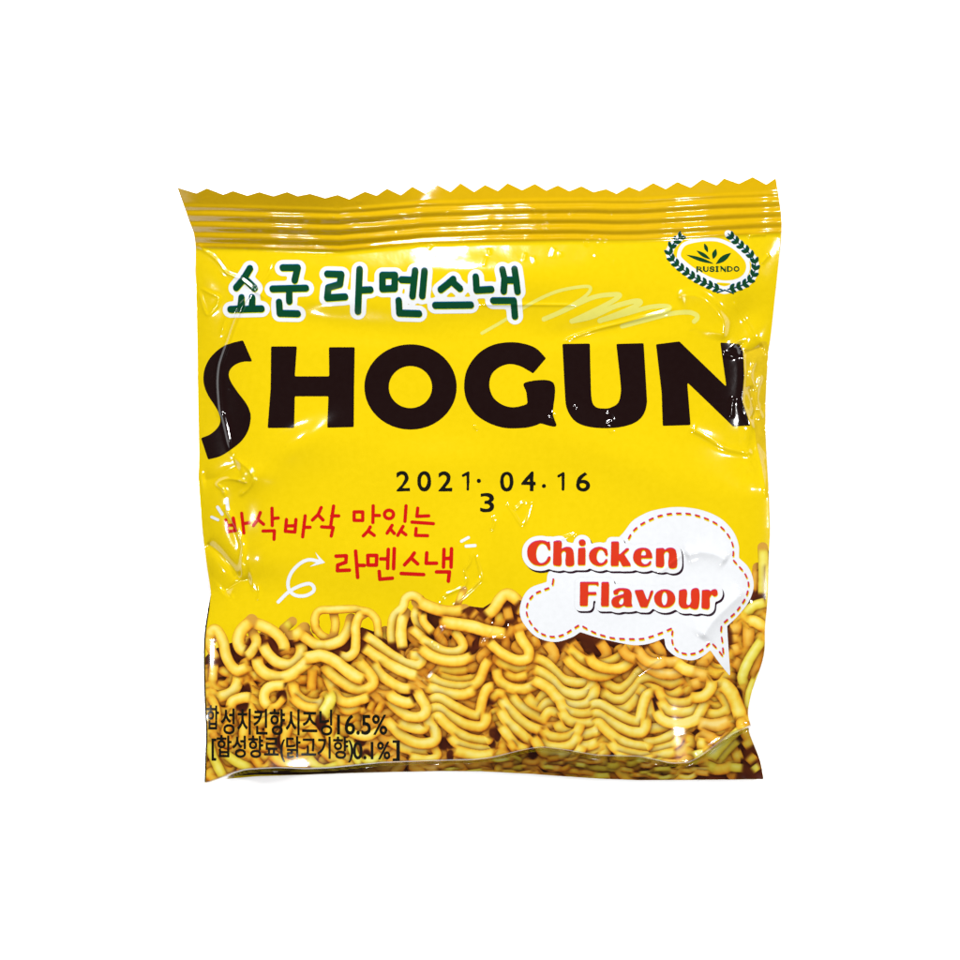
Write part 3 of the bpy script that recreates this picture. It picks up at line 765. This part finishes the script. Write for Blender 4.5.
lt = ink('green_lettering', [(shift(gf, -0.2, -0.8), M['blue'], 4), (shift(gf, 0.3, 0.9), M['lime'], 3), (gf, M['green'], 5)], label='line of rounded green hangul writing')
ink('white_outline', [(gw, M['white'], 2)], lt)

# ---- pale scribble
zs = lambda *p: zm(475, 270, 4, p)
scr = cr(zs((28, 252), (110, 205), (230, 130), (330, 85), (430, 66), (462, 72), (440, 105), (360, 155), (276, 196)), 8) 
scr2 = cr(zs((276, 196), (350, 165), (470, 110), (560, 97), (578, 104), (540, 130), (460, 170), (388, 204)), 8)
scr3 = cr(zs((388, 204), (470, 185), (560, 145), (640, 124), (662, 130), (630, 150), (560, 180), (500, 202)), 8)
scr4 = cr(zs((500, 202), (600, 175), (700, 148), (765, 144), (775, 155), (720, 180), (650, 205), (590, 224)), 8)
scr5 = cr(zs((590, 224), (680, 200), (780, 175), (850, 168), (885, 178), (890, 192), (878, 205)), 8)
ink('scribble', [(stroke_field([(scr, 3.2), (scr2, 4.6), (scr3, 5), (scr4, 4.6), (scr5, 4.6)], 5), M['pale'], 1)], label='pale lime zigzag scribble')

# ---- emblem
ze = lambda *p: zm(655, 225, 8, p)
oval = cr(ze((208, 240), (235, 172), (300, 142), (420, 125), (520, 132), (620, 180), (700, 250), (735, 312), (720, 380), (660, 425), (560, 440), (450, 415), (330, 350), (250, 290)), 5, True)
ovf = poly_field([oval], 14)
brL = cr(ze((560, 520), (500, 505), (420, 470), (330, 425), (240, 365), (165, 300), (120, 235), (130, 180), (165, 135), (205, 95)), 6)
brR = cr(ze((560, 520), (640, 500), (720, 470), (780, 420), (808, 350), (805, 285), (760, 220), (700, 165), (640, 110), (590, 65)), 6)
whitef = union(grow(ovf, 3.6), stroke_field([brL, brR], 7.4, 12))
whitef = rounded(whitef, 2)
em = ink('emblem', [(whitef, M['white'], 1)], label='small oval emblem with a green wreath')
ink('oval_disc', [(ovf, M['yellow'], 2), (stroke_field([ze((505, 463), (600, 468))], 1.7), M['yellow'], 2)], em)
def lens(a, b, w):
    ax, ay = a; bx, by = b
    dx, dy = bx - ax, by - ay; L = math.hypot(dx, dy); nx, ny = -dy / L, dx / L
    ts = [k / 10 for k in range(11)]
    up = [(ax + dx * t + nx * w / 2 * math.sin(math.pi * t), ay + dy * t + ny * w / 2 * math.sin(math.pi * t)) for t in ts]
    dn = [(ax + dx * t - nx * w / 2 * math.sin(math.pi * t), ay + dy * t - ny * w / 2 * math.sin(math.pi * t)) for t in ts[::-1]]
    return up + dn[1:-1]
leaves = []
for br in (brL, brR):
    L = np.concatenate([[0], np.cumsum([math.dist(a, b) for a, b in zip(br[:-1], br[1:])])])
    s = 5.5
    while s < L[-1] - 1:
        x = np.interp(s, L, [p[0] for p in br]); y = np.interp(s, L, [p[1] for p in br])
        x2 = np.interp(s + 1, L, [p[0] for p in br]); y2 = np.interp(s + 1, L, [p[1] for p in br])
        a = math.atan2(y2 - y, x2 - x)
        for sg in (-0.62, 0.62):
            leaves.append(lens((x, y), (x + 7.4 * math.cos(a + sg), y + 7.4 * math.sin(a + sg)), 3.5))
        s += 6.8
wf = union(*[poly_field([l], 2) for l in leaves], stroke_field([brL[2:], brR[2:], ze((500, 540), (560, 520)), ze((635, 545), (560, 518))], 0.9))
ink('wreath', [(grow(shift(wf, -0.2, -0.5), .05), M['blue'], 2), (wf, M['dgreen'], 3)], em)
sp = [lens(*ze((250, 235), (478, 308)), 3.8), lens(*ze((332, 200), (448, 272)), 3.8), lens(*ze((398, 142), (426, 217)), 3.6), lens(*ze((492, 186), (468, 270)), 4.8), lens(*ze((489, 310), (614, 218)), 5.6)]
ink('leaf_sprig', [(union(*[poly_field([l], 3) for l in sp]), M['dgreen'], 3)], em)
glyph = {'R': [([(.1, 0), (.1, 1)], 1.5), ([(.1, .02), (.5, .02), (.62, .25), (.5, .5), (.1, .5)], .8), ([(.38, .5), (.72, 1)], 1.3)],
         'U': [([(.1, 0), (.1, .7), (.25, .97), (.5, .97), (.62, .7), (.62, 0)], 1.0), ([(.1, 0), (.1, .7)], 1.5)],
         'S': [([(.6, .2), (.5, .02), (.2, .04), (.1, .25), (.2, .45), (.55, .55), (.62, .8), (.48, .98), (.2, .98), (.08, .78)], 1.1)],
         'I': [([(.3, 0), (.3, 1)], 1.6), ([(.08, 0), (.52, 0)], .6), ([(.08, 1), (.52, 1)], .6)],
         'N': [([(.08, 1), (.08, 0)], .8), ([(.08, 0), (.66, 1)], 1.5), ([(.66, 1), (.66, 0)], .8)],
         'D': [([(.1, 0), (.1, 1)], 1.5), ([(.1, .02), (.45, .02), (.68, .3), (.68, .7), (.45, .98), (.1, .98)], .9)],
         'O': [(ellipse(.38, .5, .3, .48, 16) + [(.68, .5)], 1.1)]}
rl = []
for ch, x0 in zip('RUSINDO', (334, 388, 438, 482, 527, 580, 634)):
    for pts, w in glyph[ch]:
        rl.append(([(655 + (x0 + 58 * u * 1.05) / 8, 225 + (331 + 36 * v) / 8 - (x0 - 500) * 0.002) for u, v in pts], w * 1.2))
ink('emblem_lettering', [(stroke_field(rl, 1), M['dgreen'], 3)], em)

# ---- date stamp and ingredient lines, set from the built-in font
def text_polys(s):
    c = bpy.data.curves.new('t', 'FONT'); c.body = s
    o = bpy.data.objects.new('t', c); col.objects.link(o)
    cu = o.to_curve(bpy.context.evaluated_depsgraph_get())
    out = []
    for spn in cu.splines:
        bp = spn.bezier_points; q = []
        for k in range(len(bp)):
            a, b = bp[k], bp[(k + 1) % len(bp)]
            for i in range(5):
                t = i / 5
                p = (1 - t) ** 3 * a.co + 3 * (1 - t) ** 2 * t * a.handle_right + 3 * (1 - t) * t * t * b.handle_left + t ** 3 * b.co
                q.append((p.x, p.y))
        if len(q) > 2:
            out.append(q)
    o.to_curve_clear()
    bpy.data.objects.remove(o); bpy.data.curves.remove(c)
    return out
def place(polys, x0, x1, ya, yb, slope=0.0):
    xs = [p[0] for q in polys for p in q]; ys = [p[1] for q in polys for p in q]
    ax, bx, ay, by = min(xs), max(xs), min(ys), max(ys)
    return [[(x0 + (x - ax) / (bx - ax) * (x1 - x0), yb + (y - ay) / (by - ay) * (ya - yb) + slope * (x - ax) / (bx - ax)) for x, y in q] for q in polys]
dates = []
for ch, cx, w, y0_, y1_ in (('2', 403.3, 12.6, 471.6, 490.8), ('0', 424.2, 13, 471.4, 490.8), ('2', 445.2, 12.8, 471.8, 491), 
                            ('0', 506.8, 12.6, 472, 491), ('4', 528.4, 13.6, 472, 490.6), ('6', 583, 13.2, 472.4, 491), ('3', 487.2, 13.4, 493.4, 511.8)):
    dates.append(grow(poly_field(place(text_polys(ch), cx - w / 2, cx + w / 2, y0_, y1_), nonzero=True), 0.42))
dates += [stroke_field([([(463.2, 475.6), (467.6, 473)], 2.2), ([(468, 473), (467.8, 489.2)], 2.7)], 2), stroke_field([([(558.6, 476), (562.8, 473.4)], 2.2), ([(563.2, 473.4), (563, 489.4)], 2.7)], 2)]
dates += [poly_field([ellipse(479, 481, 2.1, 2.1, 20)]), poly_field([ellipse(544, 486, 1.8, 1.8, 20)])]
wear = 0.42 * vnoise(3.2, 61) + 0.3 * vnoise(9, 62)
dates = [Field(f.i0, f.j0, f.F + wear[f.j0:f.j0 + f.F.shape[0], f.i0:f.i0 + f.F.shape[1]] * 0.7 + 0.08) for f in dates]
ink('date_stamp', [(f, M['black'], 2) for f in dates], label='black stamped date 2021. 04.16 over a single 3')
t1a = grow(poly_field(place(text_polys('합'), 206.6, 218.4, 706, 729.5), nonzero=True), 0.42)
t1b = grow(poly_field(place(text_polys('성치킨향시즈닝'), 221, 332, 708.6, 734.2, 1.0), nonzero=True), 0.42)
t1c = grow(poly_field(place(text_polys('16.5%'), 337.5, 387, 714.8, 734.2), nonzero=True), 0.42)
ink('ingredient_lettering', [(f, M['black'], 2) for f in (t1a, t1b, t1c)], label='upper line of thin black ingredient text')
t2a = grow(poly_field(place(text_polys('[합성향료(닭고기향)'), 211.5, 353, 735.6, 761, 1.2), nonzero=True), 0.42)
t2b = grow(poly_field(place(text_polys('0.1%'), 353.5, 390, 741.8, 759), nonzero=True), 0.42)
t2c = grow(poly_field(place(text_polys(']'), 393, 399.5, 740.5, 760.5), nonzero=True), 0.42)
ink('ingredient_lettering', [(f, M['black'], 2) for f in (t2a, t2b, t2c)], label='lower line of thin black ingredient text')

# ---- red hangul, two lines
r8 = lambda *p: zm(210, 490, 8, p); r6 = lambda *p: zm(190, 480, 6, p); r64 = lambda *p: zm(330, 490, 6.4, p)
l1 = [r8((122, 240), (136, 335), (204, 324)), r8((182, 225), (200, 326)), r8((130, 286), (190, 278)), r8((250, 186), (268, 345)), r8((262, 270), (312, 262)),
      r8((402, 180), (378, 240), (346, 284)), r8((380, 234), (428, 274)), r8((496, 146), (498, 284)), r8((500, 228), (546, 224)), r8((424, 328), (515, 326), (512, 394)),
      r8((612, 236), (603, 330), (680, 336), (688, 236)), r8((610, 288), (685, 285)), r8((762, 206), (742, 374)), r8((755, 298), (802, 298)),
      r8((890, 140), (866, 195), (820, 240)), r8((868, 200), (905, 240)), r6((862, 156), (845, 274)), r6((850, 215), (893, 215)), r6((790, 281), (860, 285), (848, 336)),
      r64((155, 140), (210, 140), (210, 195), (155, 194), (155, 140)), r64((277, 101), (275, 208)), r64((280, 162), (317, 163)), r64((258, 236), (244, 262), (214, 293)), r64((246, 262), (284, 290)),
      [(330 + x / 6.4, 490 + y / 6.4) for x, y in ellipse(378, 156, 29, 27, 24) + [(407, 156)]], r64((487, 101), (480, 200)),
      r64((398, 226), (366, 276)), r64((388, 250), (412, 278)), r64((468, 233), (434, 290)), r64((455, 262), (486, 286)),
      r64((562, 116), (556, 168), (632, 165)), r64((525, 205), (662, 215)), r64((552, 246), (548, 290), (625, 292))]
l2 = [r64((40, 423), (105, 420), (102, 462), (50, 480), (48, 515), (125, 512)), r64((165, 391), (178, 558)), r64((175, 481), (220, 482)),
      r64((243, 418), (300, 418), (298, 480), (245, 480), (243, 418)), r64((326, 440), (365, 440)), r64((374, 380), (370, 500)), r64((412, 375), (408, 502)), r64((316, 520), (320, 570), (400, 563)),
      r64((540, 403), (520, 432), (478, 478)), r64((522, 436), (562, 472)), r64((457, 533), (600, 540)),
      r64((620, 402), (616, 468), (682, 468)), r64((730, 380), (727, 492)), r64((732, 438), (775, 436)), r64((778, 375), (775, 492)), r64((682, 523), (765, 523), (758, 582))]
ink('red_lettering', [(stroke_field(l1, 3.3), M['red'], 2)], label='upper line of red handwritten hangul')
ink('red_lettering', [(stroke_field(l2, 3.6), M['red'], 2)], label='lower line of red handwritten hangul')

# ---- white arrow and accent marks
arr = cr(r6((530, 732), (592, 672), (660, 635), (715, 622), (742, 640), (740, 668), (700, 692), (650, 696), (612, 680), (590, 645), (592, 595), (620, 540), (670, 495), (720, 478), (780, 490)), 8)
ah = r6((750, 430), (786, 470), (812, 496), (716, 522), (764, 490), (772, 474))
ink('arrow', [(union(stroke_field([arr], 3.5), poly_field([ah])), M['white'], 2)], label='white looping arrow')
for q, w in ((r8((55, 138), (92, 194)), 3.2), (r8((6, 217), (58, 240)), 2.8), (r8((130, 72), (138, 152)), 3.6), (r64((842, 328), (886, 304)), 3.0), (r64((872, 359), (928, 355)), 3.2)):
    ink('accent_mark', [(stroke_field([q], w), M['white'], 2)])

# ---- speech bubble
bub = path([(619, 537), (624, 531.7), (631.7, 521.7), (641.7, 515), (655, 510), (676.7, 507), (700, 509.7), (720, 518), (733, 531), (738.7, 545), (739, 558)],
           [(739, 558), (748, 566.7), (753, 578), (753.4, 590), (748, 603), (737, 616.7), (727, 626)], [(727, 626), (727.8, 640), (730.3, 676.5)],
           [(730.3, 676.5), (719, 662.5), (710, 650)], [(710, 650), (702.5, 656), (692.5, 660), (682.5, 658.7), (673.7, 655), (666, 647.5), (664, 638)],
           [(664, 638), (650, 643), (637, 644.9), (623, 643.2), (600, 638), (580, 631.7)], [(580, 631.7), (571.7, 637), (555, 641.7), (538, 637.5), (526.7, 627.5), (520, 615), (521.7, 600), (530, 588), (546.7, 581.7)],
           [(546.7, 581.7), (548, 573), (556, 560)])
bb = ink('speech_bubble', [(rounded(poly_field([bub]), 1), M['white'], 2)], label='white cloud speech bubble with a pointed tail')
b6 = lambda *p: zm(620, 500, 6, p); c6 = lambda *p: zm(500, 500, 6, p)
dpaths = [b6((45, 240), (75, 190), (120, 150), (170, 122), (220, 100), (280, 85), (340, 80), (410, 82), (470, 95), (525, 115), (575, 140), (620, 175), (655, 220), (675, 265), (680, 315), (675, 355)),
          b6((675, 355), (710, 395), (745, 435), (768, 485), (770, 530), (755, 580), (725, 630), (690, 675), (650, 710), (610, 745)), b6((608, 745), (604, 790), (612, 850), (620, 940)),
          b6((618, 940), (580, 890), (540, 848)), b6((540, 850), (500, 890), (455, 915), (400, 922), (345, 905), (315, 865), (310, 810), (316, 765)),
          b6((315, 765), (270, 785), (205, 810), (145, 828), (90, 832)) + c6((690, 828), (630, 815), (570, 795), (520, 770), (478, 745)),
          c6((478, 745), (430, 775), (380, 805), (320, 818), (260, 805), (215, 775), (180, 730), (160, 680), (162, 630), (180, 590), (210, 560), (255, 540), (310, 520)), c6((312, 520), (320, 470), (322, 445))]
dash = []
for dp in dpaths:
    q = cr(dp, 8)
    L = np.concatenate([[0], np.cumsum([math.dist(a, b) for a, b in zip(q[:-1], q[1:])])])
    n = max(1, round(L[-1] / 9.4))
    pitch = L[-1] / n
    for k in range(n):
        ss = np.linspace(k * pitch + 0.2 * pitch, k * pitch + 0.62 * pitch, 4)
        dash.append([(float(np.interp(s, L, [p[0] for p in q])), float(np.interp(s, L, [p[1] for p in q]))) for s in ss])
df = stroke_field(dash, 1.7)
ink('dashed_border', [(grow(shift(df, .5, 1.3), .15), M['yfringe'], 3), (df, M['magenta'], 4), (grow(shift(df, .2, .4), -.25), M['orange'], 5)], bb)

# ---- flavour lettering
lw = lambda *p: zm(515, 530, 8, p); rw = lambda *p: zm(620, 530, 8, p)
letters = [
    [path(lw((278, 92), (282, 158), (264, 158)), lw((264, 158), (250, 125), (225, 108), (200, 112), (178, 140), (168, 185), (175, 235), (195, 265), (220, 268), (248, 250), (266, 215)), lw((266, 215), (287, 215)),
          lw((287, 215), (275, 250), (240, 278), (190, 284), (140, 268), (105, 225), (97, 180), (108, 135), (145, 100), (195, 88), (240, 92), (262, 103)), lw((262, 103), (278, 92)))],
    [path(lw((308, 95), (370, 93), (370, 160)), lw((370, 160), (390, 146), (420, 140), (450, 148), (466, 172), (470, 205)), lw((470, 205), (468, 280), (406, 280), (408, 195)), lw((408, 195), (402, 172), (386, 168), (370, 182)), lw((370, 182), (367, 280), (304, 280)))],
    [lw(*ellipse(537, 104, 28, 24, 24))], [lw((505, 150), (563, 145), (561, 280), (501, 280))],
    [path(lw((735, 158), (741, 202), (722, 205)), lw((722, 205), (708, 170), (687, 156), (666, 166), (652, 200), (655, 240), (675, 268), (705, 264), (726, 235)), lw((726, 235), (743, 240)),
          lw((743, 240), (725, 270), (680, 288), (630, 276), (597, 242), (591, 205), (605, 170), (640, 146), (685, 140), (720, 152)), lw((720, 152), (735, 158)))],
    [lw((769, 97), (831, 97), (829, 208), (890, 150), (920, 150), (870, 195), (930, 288), (856, 290), (828, 228), (826, 288), (764, 288))],
    [path(rw((240, 250), (252, 252)), rw((252, 252), (236, 281), (190, 294), (140, 282), (108, 247), (104, 208), (125, 165), (175, 147), (225, 156), (252, 190), (258, 226)), rw((258, 226), (166, 226)), rw((166, 226), (170, 256), (190, 278), (216, 275), (240, 250))),
     path(rw((165, 209), (172, 172), (188, 161), (203, 173), (207, 209)), rw((207, 209), (165, 209)))],
    [path(rw((287, 152), (349, 150), (350, 170)), rw((350, 170), (380, 150), (415, 147), (443, 163), (453, 200)), rw((453, 200), (450, 296), (388, 296), (391, 202)), rw((391, 202), (384, 176), (366, 172), (349, 190)), rw((349, 190), (347, 293), (284, 293)))],
    [lw((520, 419), (670, 419), (664, 452), (646, 436), (584, 436), (583, 500), (652, 499), (650, 518), (583, 518), (580, 605), (517, 605))],
    [lw((690, 420), (751, 420), (748, 608), (685, 608))],
    [path(lw((788, 515), (782, 492)), lw((782, 492), (820, 472), (870, 469), (912, 480), (931, 508)), lw((931, 508), (930, 590), (943, 608), (886, 613), (872, 600)), lw((872, 600), (830, 619), (788, 612), (769, 585), (776, 554), (805, 534), (866, 516)), lw((866, 516), (868, 492), (848, 482), (826, 494), (820, 514))),
     path(lw((866, 536), (842, 548), (828, 575), (836, 598), (854, 598), (866, 582)), lw((866, 582), (866, 536)))],
    [rw((112, 485), (182, 482), (217, 572), (243, 490), (268, 484), (214, 618), (160, 616))],
    [rw(*ellipse(355, 550, 85, 71, 40)), rw(*ellipse(353, 550, 23, 58, 30))],
    [path(rw((470, 487), (532, 484), (528, 580)), rw((528, 580), (536, 605), (555, 602), (568, 580)), rw((568, 580), (571, 485), (632, 482), (623, 623), (562, 623), (560, 606)), rw((560, 606), (535, 627), (490, 622), (466, 592)), rw((466, 592), (470, 487)))],
    [path(rw((655, 485), (716, 485), (714, 515)), rw((714, 515), (732, 488), (762, 478), (780, 495), (775, 525), (748, 531), (735, 516), (716, 540)), rw((716, 540), (711, 628), (650, 626)))]]
rowL = union(*[rounded(poly_field(l, 14), 1) for l in letters[:8]]); rowR = union(*[rounded(poly_field(l, 14), 1) for l in letters[8:]])
lf = union(rowL, rowR)
def close_(f):
    return rounded(grow(f, 5.2), 2)
wl, wr = union(close_(rowL), stroke_field([[(541.5, 552.7), (542, 553)]], 9)), close_(rowR)
fl_ = ink('flavour_lettering', [(shift(lf, .3, 1.0), M['yfringe'], 5), (shift(lf, -.1, -.8), M['magenta'], 6), (lf, M['orange'], 7)], label='orange-red words Chicken Flavour in bold serif type')
ink('white_outline', [(union(wl, wr), M['white'], 4)], fl_)
ink('drop_shadow', [(shift(union(wl, wr), 1.5, 2.0), M['plum'], 3)], fl_)

# ------------------------------------------------------------------ the surface it lies on
def table_material():
    m = bpy.data.materials.new('white_card'); m.use_nodes = True
    nt = m.node_tree; b = nt.nodes['Principled BSDF']
    tc = nt.nodes.new('ShaderNodeTexCoord'); nz = nt.nodes.new('ShaderNodeTexNoise'); nz.inputs['Scale'].default_value = 60
    mx = nt.nodes.new('ShaderNodeMix'); mx.data_type = 'RGBA'
    mx.inputs[6].default_value = (.9, .9, .9, 1); mx.inputs[7].default_value = (.93, .93, .93, 1)
    nt.links.new(tc.outputs['Object'], nz.inputs['Vector']); nt.links.new(nz.outputs['Fac'], mx.inputs[0]); nt.links.new(mx.outputs[2], b.inputs['Base Color'])
    b.inputs['Roughness'].default_value = 0.9; b.inputs['Specular IOR Level'].default_value = 0.1
    return m
me = bpy.data.meshes.new('tabletop')
T = 1.2
me.from_pydata([(-T, -T, 0), (T, -T, 0), (T, T, 0), (-T, T, 0), (-T, -T, -.02), (T, -T, -.02), (T, T, -.02), (-T, T, -.02)], [],
               [(0, 1, 2, 3), (7, 6, 5, 4), (0, 4, 5, 1), (1, 5, 6, 2), (2, 6, 7, 3), (3, 7, 4, 0)])
me.materials.append(table_material())
tb = bpy.data.objects.new('tabletop', me); col.objects.link(tb)
tb['kind'] = 'structure'; tb['label'] = 'plain white surface under the snack bag'; tb['category'] = 'surface'

# ------------------------------------------------------------------ lamps: a ring of small studio lamps round the pack
def lamp(az, el, dist, power, radius, tint=(1, 1, 1)):
    l = bpy.data.lights.new('studio_lamp', 'AREA'); l.shape = 'DISK'; l.size = radius * 2; l.energy = power; l.color = tint
    o = bpy.data.objects.new('studio_lamp', l); col.objects.link(o)
    a, e = math.radians(az), math.radians(el)
    o.location = (dist * math.cos(e) * math.cos(a), dist * math.cos(e) * math.sin(a), dist * math.sin(e))
    o.rotation_euler = Vector((-o.location.x, -o.location.y, 0.01 - o.location.z)).to_track_quat('-Z', 'Y').to_euler()
EN = 17.9
for az, el, p, r in ((96, 52, .37, .026), (122, 48, .16, .022), (32, 44, .14, .02), (4, 38, .06, .018), (184, 40, .06, .018), (248, 60, .10, .02), (302, 60, .12, .02)):
    lamp(az, el, 0.8, EN * p / math.sin(math.radians(el)), r)

w = bpy.data.worlds.new('World'); scene.world = w; w.use_nodes = True
w.node_tree.nodes['Background'].inputs[0].default_value = (1, 1, 1, 1); w.node_tree.nodes['Background'].inputs[1].default_value = 0.11

# ------------------------------------------------------------------ camera
cam = bpy.data.cameras.new('camera'); co = bpy.data.objects.new('camera', cam); col.objects.link(co)
ZR = 0.016; D = 1.3
co.location = (0, 0, ZR + D); co.rotation_euler = (0, 0, 0)
cam.sensor_width = 36; cam.angle = 2 * math.atan(480 * S / D)
cam.clip_start = 0.05; cam.clip_end = 20
scene.camera = co
scene.view_settings.view_transform = 'Standard'; scene.view_settings.look = 'None'
scene.view_settings.exposure = 0; scene.view_settings.gamma = 1
scene.render.engine = 'CYCLES'
scene.cycles.use_denoising = True
